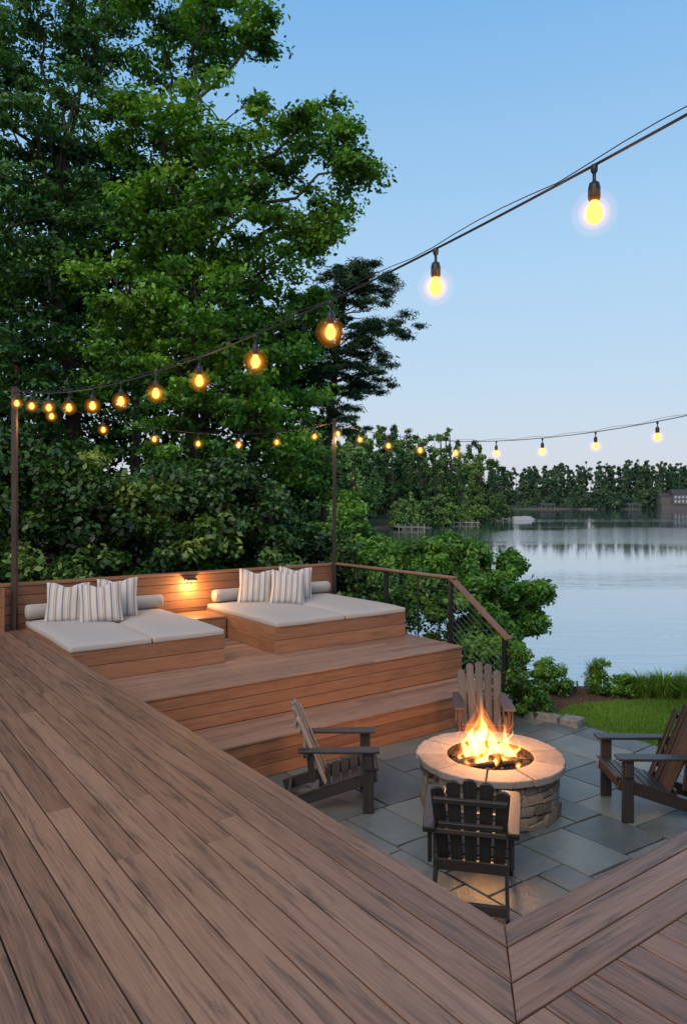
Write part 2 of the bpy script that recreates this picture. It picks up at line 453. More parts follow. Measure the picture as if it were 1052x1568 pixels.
for (x0,y0,x1,y1) in slabs:
    g=.009
    P=[]
    n=4
    for i in range(n): P.append((x0+g+(x1-x0-2*g)*i/n,y0+g))
    for i in range(n): P.append((x1-g,y0+g+(y1-y0-2*g)*i/n))
    for i in range(n): P.append((x1-g-(x1-x0-2*g)*i/n,y1-g))
    for i in range(n): P.append((x0+g,y1-g-(y1-y0-2*g)*i/n))
    Q=[jt(x+random.uniform(-.005,.005),y+random.uniform(-.005,.005)) for x,y in P]
    Q=[(max(x,.004),max(y,.004)) for x,y in Q]
    mb.prism(Q,ZG-.04,ZG+random.uniform(-.003,.003),(1,0))
pat=mb.obj('flagstone_patio',mP,ab=True,bevel=.004,seg=2)
mb=MB(); mb.prism([(-.02,-.02),(PB+.06,-.02),(PB+.06,6.7),(-.02,6.7)],ZG-.08,ZG-.014)
o=mb.obj('mortar_bed',plain('mortar',(.035,.034,.03),.9,0,30,.3)); o.parent=pat

# ---------------------------------------------------------------- terrain
def sst(e0,e1,x):
    t=np.clip((x-e0)/(e1-e0),0,1); return t*t*(3-2*t)
def shore(y):
    y=np.asarray(y,float)
    return np.interp(y,[0,14,22,30,60,110,150,168,250,300,400,520],[60,30,8,5.5,3.2,5,8.5,16,57,60,62,70])
def height(x,y):
    x=np.asarray(x,float);y=np.asarray(y,float)
    s=shore(y)-x+1.5*np.sin(y*.11)*sst(30,80,y)
    land=sst(-3,14,s)
    base=-1.2-1.6*sst(14,60,y)
    hill=6*sst(20,120,s)*sst(120,300,y)
    z=-6+land*(base+6+hill)
    nb=-1.175+(-7+1.175)*sst(10.9,17,y)
    left=sst(3.0,-1.5,x-.12*(y-10)*1.0)
    near=nb*(1-left)+(-1.2-1.6*sst(14,60,y))*left
    k=sst(20,34,y)
    z=near*(1-k)+z*k
    z=np.where(y<10.5,-1.175,z)
    far=sst(555,585,y+10*np.sin(x*.02)+5*np.sin(x*.061))
    hz=-4.0+3*sst(560,600,y)+16*sst(590,760,y)+3*np.sin(x*.013+1)*sst(600,760,y)
    z=z*(1-far)+hz*far
    return z
xs=np.concatenate([np.linspace(-700,-40,34),np.linspace(-38,-10,15),np.linspace(-9,20,59),np.linspace(21,110,60),np.linspace(115,900,90)])
ys=np.concatenate([np.linspace(-60,6,12),np.linspace(7,40,99),np.linspace(42,300,90),np.linspace(306,540,30),np.linspace(545,700,50),np.linspace(720,1400,16)])
X,Y=np.meshgrid(xs,ys); Z=height(X,Y); nx,ny=len(xs),len(ys)
me=bpy.data.meshes.new('ground'); V=np.stack([X,Y,Z],-1).reshape(-1,3)
I=np.arange(nx*ny).reshape(ny,nx); F=np.stack([I[:-1,:-1],I[:-1,1:],I[1:,1:],I[1:,:-1]],-1).reshape(-1,4)
me.from_pydata(V.tolist(),[],F.tolist()); me.polygons.foreach_set('use_smooth',[True]*len(F))
mG,nt,b=newmat('ground_soil')
co=N(nt,'ShaderNodeTexCoord').outputs['Object']
n=noise(nt,co,.6,8,.65); n_=noise(nt,co,.05,4,.6)
gcol=ramp(nt,[(.3,(.02,.035,.012)),(.5,(.035,.06,.02)),(.7,(.08,.06,.035))],n)
sp=N(nt,'ShaderNodeSeparateXYZ'); nt.links.new(co,sp.inputs[0])
bank=math_(nt,'LESS_THAN',math_(nt,'ADD',sp.outputs[2],math_(nt,'MULTIPLY',n_,2.5)),-2.75)
nt.links.new(mixc(nt,bank,gcol,(.16,.105,.075)),b.inputs['Base Color']); b.inputs['Roughness'].default_value=.95
bump(nt,b,noise(nt,co,6,6),.6,.1)
me.materials.append(mG); g=bpy.data.objects.new('ground',me); scn.collection.objects.link(g)

# lake
me=bpy.data.meshes.new('lake_water'); me.from_pydata([(-600,9,ZW),(900,9,ZW),(900,640,ZW),(-600,640,ZW)],[],[(0,1,2,3)])
mW,nt,b=newmat('water'); co=N(nt,'ShaderNodeTexCoord').outputs['Object']
b.inputs['Base Color'].default_value=(.09,.135,.155,1); b.inputs['Roughness'].default_value=.06; b.inputs['IOR'].default_value=1.45
gl=N(nt,'ShaderNodeBsdfGlossy'); gl.inputs['Roughness'].default_value=.03; gl.inputs['Color'].default_value=(.86,.89,.93,1)
big=noise(nt,mapping(nt,co,(.006,.022,1)),1,4,.5,.6)
w1=noise(nt,mapping(nt,co,(.35,1.1,1)),1,4,.6); w2=noise(nt,mapping(nt,co,(3,7,1)),1,3,.6)
hh=math_(nt,'ADD',w1,math_(nt,'MULTIPLY',w2,.15))
bm=N(nt,'ShaderNodeBump'); bm.inputs['Distance'].default_value=.035
nt.links.new(ramp(nt,[(.52,(.10,)*3),(.60,(1,)*3)],big),bm.inputs['Strength']); nt.links.new(hh,bm.inputs['Height'])
nt.links.new(bm.outputs[0],b.inputs['Normal']); nt.links.new(bm.outputs[0],gl.inputs['Normal'])
mx=N(nt,'ShaderNodeMixShader'); mx.inputs[0].default_value=.6
out=nt.nodes['Material Output']; nt.links.new(b.outputs[0],mx.inputs[1]); nt.links.new(gl.outputs[0],mx.inputs[2]); nt.links.new(mx.outputs[0],out.inputs[0])
me.materials.append(mW); o=bpy.data.objects.new('lake_water',me); scn.collection.objects.link(o)

# ---------------------------------------------------------------- foliage
def leafarr(C,R,n,size,aspect=.55,up=.35,shell=.4,var=.25,base=None,zg=0):
    C=np.asarray(C,float);k=len(C); R=np.asarray(R,float)
    if R.ndim==1: R=np.repeat(R[:,None],3,1) if len(R)==k else np.tile(R,(k,1))
    d=rng.normal(size=(k*n,3)); d/=np.linalg.norm(d,axis=1)[:,None]
    rad=shell+(1-shell)*rng.random(k*n); rad*=rng.uniform(.8,1.15,k*n)
    p=np.repeat(C,n,0)+d*rad[:,None]*np.repeat(R,n,0)
    nr=d*.5+rng.normal(size=d.shape)*.6+np.array([0,0,up*2]); nr/=np.linalg.norm(nr,axis=1)[:,None]
    t=np.cross(nr,rng.normal(size=nr.shape)); t/=np.linalg.norm(t,axis=1)[:,None]
    s=np.cross(nr,t); sz=size*rng.uniform(.6,1.3,(k*n,1))
    v=np.stack([p-t*sz*.5,p-s*sz*aspect*.5+t*sz*.05,p+t*sz*.5-nr*sz*.12,p+s*sz*aspect*.5+t*sz*.05],1)
    cb=rng.random(k) if base is None else np.asarray(base)
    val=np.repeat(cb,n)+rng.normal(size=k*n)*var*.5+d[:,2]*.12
    return v.reshape(-1,3),np.clip(val,0,1)
def quadobj(name,parts,mat,parent=None):
    V=np.concatenate([p[0] for p in parts]).astype(np.float32); r=np.concatenate([p[1] for p in parts]).astype(np.float32)
    n=len(V)//4; me=bpy.data.meshes.new(name)
    me.vertices.add(n*4); me.vertices.foreach_set('co',V.ravel())
    me.loops.add(n*4); me.loops.foreach_set('vertex_index',np.arange(n*4,dtype=np.int32))
    me.polygons.add(n); me.polygons.foreach_set('loop_start',np.arange(n,dtype=np.int32)*4)
    try: me.polygons.foreach_set('loop_total',np.full(n,4,dtype=np.int32))
    except Exception: pass
    me.update(calc_edges=True); me.materials.append(mat)
    at=me.attributes.new('rnd','FLOAT','FACE'); at.data.foreach_set('value',r)
    o=bpy.data.objects.new(name,me); scn.collection.objects.link(o)
    if parent: o.parent=parent
    return o
def limb(mb,p0,p1,r0,r1,wob=.15,n=6):
    p0=Vector(p0);p1=Vector(p1);L=(p1-p0).length
    pts=[];rs=[]
    for i in range(n+1):
        t=i/n; q=p0.lerp(p1,t)+Vector((random.uniform(-1,1),random.uniform(-1,1),random.uniform(-.4,.4)))*wob*L*.15*math.sin(math.pi*t)+Vector((0,0,.08*L*math.sin(math.pi*t)))
        pts.append(q);rs.append(r0+(r1-r0)*t)
    mb.tube(pts,rs,6)
def lobetree(name,base,top,lobes,nclump,nleaf,size,mat,bright,r0=.25,crad=(.35,.6)):
    e=empty(name); mb=MB()
    base=Vector(base);top=Vector(top); pts=[base.lerp(top,t)+Vector((.45*math.sin(t*6),.3*math.cos(t*5),0)) for t in np.linspace(0,1,14)]
    mb.tube(pts,[r0*(1-.9*t)+.02 for t in np.linspace(0,1,14)],10)
    C=[];R=[];B=[]
    for (x,y,z,r) in lobes:
        tt=min(.95,max(.15,(z-1.0-base.z)/(top.z-base.z)))*.85; st=base.lerp(top,tt)+Vector((.45*math.sin(tt*6),.3*math.cos(tt*5),0))
        limb(mb,st,(x,y,z),.07,.02,.5)
        lb=random.uniform(-.16,.12)
        for k in range(int(nclump*max(.3,(r/1.6)**2))):
            d=Vector(rng.normal(size=3)).normalized(); q=random.uniform(.45,1.12)
            c=Vector((x,y,z))+Vector((d.x*r,d.y*r,d.z*r*.9))*q
            cr=random.uniform(*crad)*random.choice((.6,1,1)); C.append(c[:]);R.append((cr*1.25,cr*1.25,cr*.5))
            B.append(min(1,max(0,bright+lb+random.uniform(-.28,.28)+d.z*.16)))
            if k%5==0: limb(mb,(x,y,z),c,.018,.006,n=3)
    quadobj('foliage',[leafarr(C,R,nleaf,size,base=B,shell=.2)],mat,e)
    o=mb.obj('trunk_and_limbs',M_bark,smooth=True); o.parent=e
    return e
def L18(u,v,r,dy=0):
    y=18.15+dy; k=y/18.15
    return ((u-526)/60*k,y,1.7+(768-v)/60*k,r/60*k)
lobA=[L18(*q) for q in [(405,35,42,0),(335,40,70,1),(250,60,80,0),(480,185,40,-1),(518,212,38,0),(545,258,28,-1),(500,320,40,0),(430,235,58,0),(487,370,26,0),
  (340,190,80,-1),(250,220,90,-1),(350,320,85,-1.5),(240,350,90,-1),(420,345,52,0),(400,430,60,0),(300,450,90,-1.5),(425,500,48,1),(380,550,75,0),(290,580,85,-1),(400,650,65,0),(180,440,80,-1),(200,560,80,-.5),(330,-40,80,0),(300,680,80,-1),(455,560,45,2),(465,630,50,2),(440,700,60,1),(480,470,28,2)]]
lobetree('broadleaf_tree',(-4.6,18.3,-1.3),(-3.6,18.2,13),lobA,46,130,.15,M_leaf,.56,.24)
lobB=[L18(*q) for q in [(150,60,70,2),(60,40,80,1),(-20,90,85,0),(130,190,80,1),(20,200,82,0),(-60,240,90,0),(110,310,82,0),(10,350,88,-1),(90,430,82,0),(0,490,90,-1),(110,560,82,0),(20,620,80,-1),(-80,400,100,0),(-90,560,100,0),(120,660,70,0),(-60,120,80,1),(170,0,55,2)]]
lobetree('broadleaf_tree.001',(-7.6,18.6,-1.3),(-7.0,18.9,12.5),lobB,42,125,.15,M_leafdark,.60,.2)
C=[];R=[];B=[]
for i in range(400):
    y=random.uniform(23,34); x=(random.uniform(-250,470)-526)/1089*y; z=1.7+(768-random.uniform(250,760))/1089*y
    if x/y>-.134 and z>1.7+.246*y: continue
    C.append((x,y,z)); R.append((1.3,1.3,.9)); B.append(random.uniform(0,.45))
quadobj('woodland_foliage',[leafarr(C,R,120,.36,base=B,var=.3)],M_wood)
mb=MB()
for (x,y,h,r) in [(-9,22,9,.2),(-6.3,21,8,.16),(-12,26,10,.2),(-3.2,24,8,.15),(-8,27,10,.2),(-5.2,26,9,.18)]:
    mb.tube([(x,y,-1.5),(x+.2,y,h*.5),(x-.1,y,h)],[r,r*.75,r*.3],8)
mb.obj('woodland_trunks',M_bark,smooth=True)

def hedgetop(b): return np.interp(b,[-6,0,2,3.5,5.2,5.9,7.2],[2.7,2.6,2.45,2.1,2.15,1.2,.4])
C=[];R=[];B=[]
for i in range(950):
    b_=random.uniform(-4,7.0); a_=random.uniform(9.2,11.8)+ (0.4 if b_>5 else 0); t=hedgetop(b_)+.25*math.sin(b_*2.1)+.15*math.sin(b_*5)
    z=-1+(t+1)*math.sqrt(random.random()) ; 
    aoff=(z-0)*.35
    p=W(b_,a_+aoff,z); C.append(p[:]); rr=random.uniform(.2,.42); R.append((rr*1.1,rr*1.1,rr*.7)); B.append(min(1,max(0,.48+.22*math.sin(b_*1.7+z*2)+random.uniform(-.32,.32))))
quadobj('hedge',[leafarr(C,R,150,.125,base=B,aspect=.6)],M_hedge)
M_stem=plain('dark_stems',(.03,.025,.018),.9)
mb=MB()
for i in range(40):
    b_=random.uniform(-5,6); p=W(b_,random.uniform(10,11.5),-1.2); mb.tube([p,p+Vector((random.uniform(-.4,.4),random.uniform(-.3,.3),1.5)),p+Vector((random.uniform(-.7,.7),random.uniform(-.3,.3),2.6))],[.02,.013,.005],5)
mb.obj('hedge_stems',M_stem)

def bush(name,spec,n,nl,size,mat,bright=.5,cr=(.18,.34)):
    C=[];R=[];B=[]; mb=MB()
    for (x,y,z,rx,rz) in spec:
        for k in range(n):
            d=Vector(rng.normal(size=3)).normalized(); q=random.uniform(.5,1.15)
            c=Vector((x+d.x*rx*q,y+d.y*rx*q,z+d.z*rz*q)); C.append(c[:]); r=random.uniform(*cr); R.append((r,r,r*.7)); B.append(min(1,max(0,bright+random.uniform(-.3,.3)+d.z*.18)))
            if k%6==0: mb.tube([(x,y,z-rz*1.1),c],[.015,.005],5)
    e=empty(name); quadobj('foliage',[leafarr(C,R,nl,size,base=B,aspect=.5)],mat,e); o=mb.obj('stems',M_stem); o.parent=e
def D(u,v,y): return ((u-526)/1089*y, y, 1.7+(768-v)/1089*y)
def bl(u,v,y,r,rz=None): x,yy,z=D(u,v,y); return (x,yy,z,r/1089*y,(rz or r)/1089*y)
bush('lakeside_shrub',[bl(670,890,13.5,50),bl(725,890,14,38),bl(765,915,13.5,36),bl(620,885,14.5,46),bl(700,950,13,70),bl(580,890,15,46),bl(745,985,12.6,45),bl(795,920,14,22),bl(822,908,13.6,9,9),bl(812,955,13.6,12),bl(640,950,13.5,70),bl(765,1010,12,34),bl(780,862,14,9,14),bl(690,838,14,12,12),bl(725,848,14,10,10),bl(650,845,14.5,16,12)],36,115,.12,M_shrub,.54,(.14,.32))
bush('lakeside_shrub.001',[bl(535,815,17,42),bl(570,850,17,38),bl(550,870,16,46),bl(615,870,17,34),bl(530,778,19,26)],26,110,.13,M_shrub,.62)
bush('boxwood_shrub',[bl(800,1035,9.4,30,46),bl(812,1072,9.4,24,28),bl(785,1060,9.5,22,40)],30,110,.055,M_shrub,.5,(.07,.13))
bush('boxwood_shrub.001',[bl(852,1042,10.5,24,22),bl(835,1030,10.6,18,18)],24,90,.05,M_shrub,.55,(.07,.12))
bush('flowering_shrub',[bl(925,1042,10.5,22,28),bl(952,1052,10.4,20,22)],18,75,.05,M_shrub,.6,(.06,.12))

# ---------------------------------------------------------------- pine
e=empty('pine_tree'); mb=MB(); py=30
tp=[D(494,800,py),D(500,700,py),D(510,600,py),D(518,520,py),D(530,450,py),D(540,408,py)]; tp[0]=(tp[0][0],py,-2)
mb.tube(tp,[.2,.18,.15,.11,.07,.03],9)
C=[];R=[];B=[]
for v in list(range(410,606,10))+[618,632,646]:
    wr=np.interp(v,[405,440,480,545,580,610,660],[18,66,84,108,96,80,50]); wl=np.interp(v,[405,440,480,560,610,660],[18,50,95,70,45,30])
    for s,wd in ((1,wr),(-1,wl),(1,wr*.6),(-1,wl*.6)):
        if random.random()<.18: continue
        w=wd*random.uniform(.5,1.1)
        cx=540-(v-408)*.16
        dz=random.uniform(-18,12)
        tip=D(cx+s*w,v+dz,py+random.uniform(-1.8,1.8)); st=D(cx,v+random.uniform(8,22),py)
        limb(mb,st,tip,.03,.01,1.2,6)
        for q in np.linspace(.3,1.05,max(3,int(w/13))):
            p=Vector(st).lerp(Vector(tip),q)+Vector((random.uniform(-.3,.3),random.uniform(-.9,.9),random.uniform(-.12,.35)))
            C.append(p[:]); r=random.uniform(.25,.56); R.append((r*1.15,r*1.15,r*.38)); B.append(random.uniform(.1,.95))
quadobj('needles',[leafarr(C,R,145,.26,aspect=.16,base=B,shell=.1)],M_pine,e); o=mb.obj('trunk_and_limbs',M_bark,smooth=True); o.parent=e

# ---------------------------------------------------------------- mid and far trees
def forest(name,trees,nl,mat,kk=(9,14),asp=.8):
    parts=[]; mb=MB()
    for (x,y,z,h,w,fs,br) in trees:
        k=random.randint(*kk); C=[];R=[];B=[]; cone=random.random()<.4
        for i in range(k):
            t=random.uniform(.08,.95)
            prof=(1.15-t) if cone else (.35+.65*math.sin(math.pi*min(1,t*.9+.12)))
            ww=w*prof*.75; an=random.uniform(0,6.28); q=random.uniform(.2,1)
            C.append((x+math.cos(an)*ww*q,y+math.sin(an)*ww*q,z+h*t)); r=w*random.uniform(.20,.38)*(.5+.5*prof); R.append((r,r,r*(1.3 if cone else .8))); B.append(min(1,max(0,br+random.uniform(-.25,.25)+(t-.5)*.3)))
        parts.append(leafarr(C,R,nl,fs,base=B,var=.35,aspect=asp,shell=.1)); mb.tube([(x,y,z-1),(x+.02*h,y,z+h*.5),(x,y,z+h*.9)],[h*.010,h*.008,h*.003],5)
    e=empty(name); quadobj('foliage',parts,mat,e); o=mb.obj('trunks',M_bark); o.parent=e
T=[]
def hz(x,y): return float(height(x,y))
for i in range(60):
    y=random.uniform(45,165); s=float(shore(y)); x=s-random.uniform(1.5,14) -(.015*y); 
    if x/y<-.09: continue
    top_r=random.uniform(.03,.11) if y>60 else random.uniform(.01,.07)
    top=1.7+top_r*y; z=hz(x,y); h=max(4,top-z); T.append((x,y,z,h,min(h*.26,4.0)*random.uniform(.7,1.25),.15+.0040*y,random.uniform(.2,1)))
forest('shoreline_trees',T,150,M_far)
T=[]
for i in range(100):
    y=random.uniform(172,262); s=float(shore(y)); x=s-random.uniform(3,50)
    u=526+x/y*1089; 
    vt=np.interp(u,[500,600,660,710,745,775],[640,648,652,665,680,712])+random.uniform(-12,38)
    top=1.7+(768-vt)/1089*y; z=hz(x,y); h=max(7,top-z); T.append((x,y,z,h,min(h*.25,5.5)*random.uniform(.7,1.3),.72,random.uniform(.1,1)))
for i in range(90):
    y=random.uniform(165,258); x=float(shore(y))-random.uniform(-2,5); T.append((x,y,max(hz(x,y),ZW),random.uniform(3,9),random.uniform(2.2,4),.6,random.uniform(.3,1)))
forest('peninsula_trees',T,112,M_far)
T=[]
for i in range(470):
    y=random.uniform(592,740); x=random.uniform(-20,470); z=hz(x,y)
    u=526+x/y*1089; vt=np.interp(u,[700,800,860,960,1010,1100],[706,712,706,700,704,706])+random.uniform(-4,16)
    h=max(12,1.7+(768-vt)/1089*y-z); h=min(h,38); T.append((x,y,z-2,h,random.uniform(5.5,9),2.0,random.uniform(.1,.85)))
for i in range(230):
    x=random.uniform(-20,470); y=random.uniform(572,600); T.append((x,y,max(ZW,hz(x,y)-1),random.uniform(6,20),random.uniform(3.5,6),1.7,random.uniform(.2,1)))
forest('distant_treeline',T,48,M_farther,(12,16),.7)

def gable(mb,c,w,d,h,rh,m0=0,m1=1):
    x,y,z=c; mb.box((x,y,z+h/2),(w,d,h),m=m0)
    k=len(mb.v); o_=.4
    mb.v+= [(x-w/2-o_,y-d/2-o_,z+h+.01),(x+w/2+o_,y-d/2-o_,z+h+.01),(x+w/2+o_,y+d/2+o_,z+h+.01),(x-w/2-o_,y+d/2+o_,z+h+.01),(x-w/2-o_,y,z+h+rh),(x+w/2+o_,y,z+h+rh)]
    for f in ([0,1,5,4],[2,3,4,5],[1,2,5],[3,0,4],[3,2,1,0]):
        mb.f.append([k+i for i in f]); mb.uv.append([(0,0)]*len(f)); mb.r.append(.5); mb.m.append(m1)
mwall=plain('house_siding',(.10,.085,.08),.8,0,.5,.15); mroof=plain('roof_shingle',(.05,.048,.052),.8,0,2,.3); mwin=plain('window_glass',(.35,.4,.45),.15)
mb=MB(); hx,hy=267,568; hz0=-.5
gable(mb,(hx,hy,hz0),13,10,8,4); gable(mb,(hx-11,hy+1,hz0),9,8,6,3.2)
mb.box((hx-4,hy,hz0-2),(22,8,4))
for i in range(4):
    for j in range(2): mb.box((hx-4.5+i*3,hy-5.03,hz0+2.3+j*3.4),(1.5,.1,1.9),m=2)
mb.obj('lake_house',[mwall,mroof,mwin])
mdw=plain('dock_wood',(.16,.14,.125),.8)
def boathouse(name,bx,by,w):
    mb=MB()
    for i in range(4):
        for j in range(2): mb.tube([(bx-w*.42+i*w*.28,by-3+j*6,ZW-2),(bx-w*.42+i*w*.28,by-3+j*6,ZW+3.4)],.18,6)
    mb.box((bx,by,ZW+.5),(w,8,.25)); 
    gable(mb,(bx,by,ZW+3.2),w*.92,7,.25,1.6)
    mb.obj(name,[mdw,mroof])
boathouse('boathouse',158,553,12); boathouse('boathouse.001',226,556,10)
mdg=plain('dock_grey',(.24,.22,.20),.8,0,2,.2)
def dock(name,dx,dy,s=1):
    mb=MB(); mb.box((dx,dy,ZW+.55),(9*s,2.2,.18)); mb.box((dx-3.5*s,dy+4,ZW+.55),(2,8,.18))
    for i in range(5): mb.tube([(dx-4*s+i*2*s,dy-1,ZW-1),(dx-4*s+i*2*s,dy-1,ZW+1.3)],.13,6)
    mb.obj(name,mdg)
dock('boat_dock',50,233); dock('boat_dock.001',33,193,.8); dock('boat_dock.002',15,158,.7); dock('boat_dock.003',190,552,1.4)
mb=MB(); px_,py_=60,238
for s in (-1,1): mb.tube([(px_-3.4,py_+s*.9,ZW+.15),(px_+3,py_+s*.9,ZW+.15),(px_+3.8,py_+s*.9,ZW+.4)],[.35,.35,.08],8)
mb.box((px_,py_,ZW+.55),(7,2.5,.12)); mb.box((px_-.3,py_-1.2,ZW+.85),(6,.05,.5)); mb.box((px_-.3,py_+1.2,ZW+.85),(6,.05,.5))
for s in (-1,1): mb.tube([(px_-3,py_+s*1.1,ZW+1.2),(px_+2.6,py_+s*1.1,ZW+1.2)],.05,5)
mb.box((px_+.6,py_+.5,ZW+1.0),(.7,.6,.8)); mb.box((px_-2.2,py_,ZW+.95),(1.2,2.0,.5))
mb.obj('pontoon_boat',plain('white_gelcoat',(.42,.43,.45),.3))
mb=MB()
for i in range(45):
    y=random.choice((random.gauss(160,4),random.gauss(195,5),random.gauss(235,5))); x=float(shore(y))+random.uniform(-.5,2.5)+2.5; s=random.uniform(.3,1.0)
    mb.box((x,y,ZW+s*.1),(s*1.5,s,s*.7),R=Matrix.Rotation(random.uniform(0,3),3,'Z'),jit=s*.2)
mb.obj('shoreline_rocks',plain('shore_rock',(.13,.11,.09),.9,0,1,.3))

# ---------------------------------------------------------------- lawn, mulch, edging, grasses
mb=MB()
e0=W(PB+.03,-2.5); e1=W(PB+.03,4.3)
lp=[(e0.x,e0.y),(14,4),(14,9.6),(8,10.15),(5,10.2),(3.9,10.15),(3.2,9.95),(2.9,9.6),(e1.x,e1.y)]
mb.prism(lp,ZG-.05,ZG-.012)
mL,nt,b=newmat('lawn'); co=N(nt,'ShaderNodeTexCoord').outputs['Object']
nt.links.new(ramp(nt,[(.3,(.045,.11,.02)),(.7,(.11,.20,.035))],noise(nt,co,8,6)),b.inputs['Base Color']); b.inputs['Roughness'].default_value=.95
lawn=mb.obj('lawn',mL)
n=90000; px=rng.uniform(2.7,7,n); py2=rng.uniform(6,10.2,n)
bq=(px-CX)*CB+(py2-CY)*SB
top_=np.interp(px,[2.7,2.9,3.2,3.9,5,8],[9.2,9.6,9.95,10.15,10.2,10.15])
ok=(bq>PB+.03)&(py2<top_); px=px[ok];py2=py2[ok];n=len(px)
Pw=np.stack([px,py2,np.full(n,ZG-.014)],1)
an=rng.uniform(0,6.28,n); dx_=np.stack([np.cos(an),np.sin(an),np.zeros(n)],1)*.004; tip=rng.normal(size=(n,3))*.014; tip[:,2]=rng.uniform(.025,.055,n)
V=np.stack([Pw-dx_,Pw+dx_,Pw+tip+dx_*.3,Pw+tip-dx_*.3],1).reshape(-1,3)
cl=.6+.25*np.sin(Pw[:,0]*3)*np.sin(Pw[:,1]*2.4)
quadobj('grass_blades',[(V,np.clip(cl+rng.normal(size=n)*.2,0,1))],M_grassb,lawn)
mM=plain('bark_mulch',(.085,.045,.03),.95,0,40,.6,.8)
mb=MB(); mb.prism([(1.6,8.9),(2.7,9.2),(3.3,9.7),(5,9.8),(14,9.2),(14,10.9),(5,11.05),(1.4,11.0)],ZG-.055,ZG-.022,(1,0))
mul=mb.obj('mulch_bed',mM)
mb=MB()
for i in range(3000):
    x=random.uniform(2.2,7.5); y=random.uniform(float(np.interp(x,[2.2,2.9,3.2,3.9,5,8],[9.3,9.65,10.0,10.2,10.25,10.2])),10.9)
    mb.box((x,y,ZG-.018),(random.uniform(.02,.06),.012,.008),0,R=Matrix.Rotation(random.uniform(0,3.1),3,'Z')@Matrix.Rotation(random.uniform(-.4,.4),3,'X'))
o=mb.obj('mulch_chips',mM); o.parent=mul
mst=plain('granite_edging_stone',(.18,.18,.17),.85,0,12,.4,.6)
mb=MB()
for i,(x,y,s) in enumerate([(2.42,9.45,.30),(2.67,9.26,.28),(2.90,9.06,.26)]):
    mb.box((x,y,ZG+.01),(s,.2,.15),jit=.02,R=Matrix.Rotation(-.75,3,'Z'))
mb.obj('stone_edging',mst,bevel=.02,seg=3)
def tuft(x,y,n,h,spread):
    a=rng.uniform(0,6.28,n); r=rng.uniform(0,spread*.4,n); bx=x+np.cos(a)*r; by=y+np.sin(a)*r
    hh=h*rng.uniform(.6,1,n); lean=rng.uniform(.1,1,n)*spread
    p0=np.stack([bx,by,np.full(n,ZG-.05)],1); p1=p0+np.stack([np.cos(a)*lean*.35,np.sin(a)*lean*.35,hh*.7],1); p2=p0+np.stack([np.cos(a)*lean,np.sin(a)*lean,hh*rng.uniform(.55,1,n)],1)
    w=np.stack([-np.sin(a),np.cos(a),0*a],1)*.005
    return [(np.stack([p0-w,p0+w,p1+w,p1-w],1).reshape(-1,3),rng.random(n)),(np.stack([p1-w,p1+w,p2+w*.2,p2-w*.2],1).reshape(-1,3),rng.random(n))]
for i,(u,y,h,s) in enumerate([(985,10.4,.42,.35),(1015,10.35,.46,.38),(912,10.6,.6,.16),(1045,10.4,.4,.3),(960,10.6,.3,.2),(1075,10.4,.5,.35)]):
    x=(u-526)/1089*y
    quadobj('ornamental_grass',tuft(x,y,700,h,s),M_grassb)

# ---------------------------------------------------------------- fire pit
FX,FY=1.376,6.69
fp=empty('stone_fire_pit',(FX,FY,ZG))
mSt,nt,b=newmat('fieldstone'); co=N(nt,'ShaderNodeTexCoord').outputs['Object']; r=attr(nt)
n1=noise(nt,co,9,6,.65,.4)
f=math_(nt,'ADD',math_(nt,'MULTIPLY',n1,.6),math_(nt,'MULTIPLY',r,.45))
nt.links.new(ramp(nt,[(.25,(.06,.052,.045)),(.45,(.14,.115,.095)),(.62,(.25,.20,.155)),(.85,(.34,.26,.185))],f),b.inputs['Base Color']); b.inputs['Roughness'].default_value=.85
bump(nt,b,noise(nt,co,16,7,.75),1.0,.035)
mCap,nt,b=newmat('sandstone_cap'); co=N(nt,'ShaderNodeTexCoord').outputs['Object']; r=attr(nt)
n1=noise(nt,co,6,6,.65,.4); f=math_(nt,'ADD',math_(nt,'MULTIPLY',n1,.6),math_(nt,'MULTIPLY',r,.4))
nt.links.new(ramp(nt,[(.25,(.15,.125,.11)),(.5,(.25,.21,.185)),(.8,(.34,.29,.25))],f),b.inputs['Base Color']); b.inputs['Roughness'].default_value=.7
bump(nt,b,noise(nt,co,25,6,.75),.8,.015)
mb=MB(); z=0.0
for c in range(4):
    hgt=[.115,.10,.10,.085][c]; a=random.uniform(0,1); end=a+2*math.pi
    while a<end-.05:
        w=random.uniform(.16,.42); 
        if end-(a+w)<.12: w=end-a
        r0=.50
        def stone(am,w,zc,hh):
            r1=.622+random.uniform(-.014,.018); wd=w*.62-.010
            mb.box((math.cos(am)*(r0+r1)/2,math.sin(am)*(r0+r1)/2,zc),(r1-r0,wd,hh-.008),R=Matrix.Rotation(am,3,'Z')@Matrix.Rotation(random.uniform(-.06,.06),3,'X'),jit=.012)
        if w>.24 and random.random()<.35:
            sp_=random.uniform(.4,.6); stone(a+w/2,w,z+hgt*sp_/2,hgt*sp_); stone(a+w*.28,w*.56,z+hgt*(1+sp_)/2,hgt*(1-sp_)); stone(a+w*.78,w*.44,z+hgt*(1+sp_)/2,hgt*(1-sp_))
        else: stone(a+w/2,w,z+hgt/2,hgt)
        a+=w
    z+=hgt
o=mb.obj('stone_courses',mSt,bevel=.018,seg=3,smooth=True); o.parent=fp
mb=MB(); mb.lathe([(.59,0),(.59,.40),(.42,.40),(.42,.2)],(0,0,0),40); o=mb.obj('mortar_core',plain('dark_mortar',(.05,.045,.04),.95)); o.parent=fp
mb=MB(); ns=9; a=.2
ws=[random.uniform(.8,1.2) for _ in range(ns)]; sw=sum(ws)
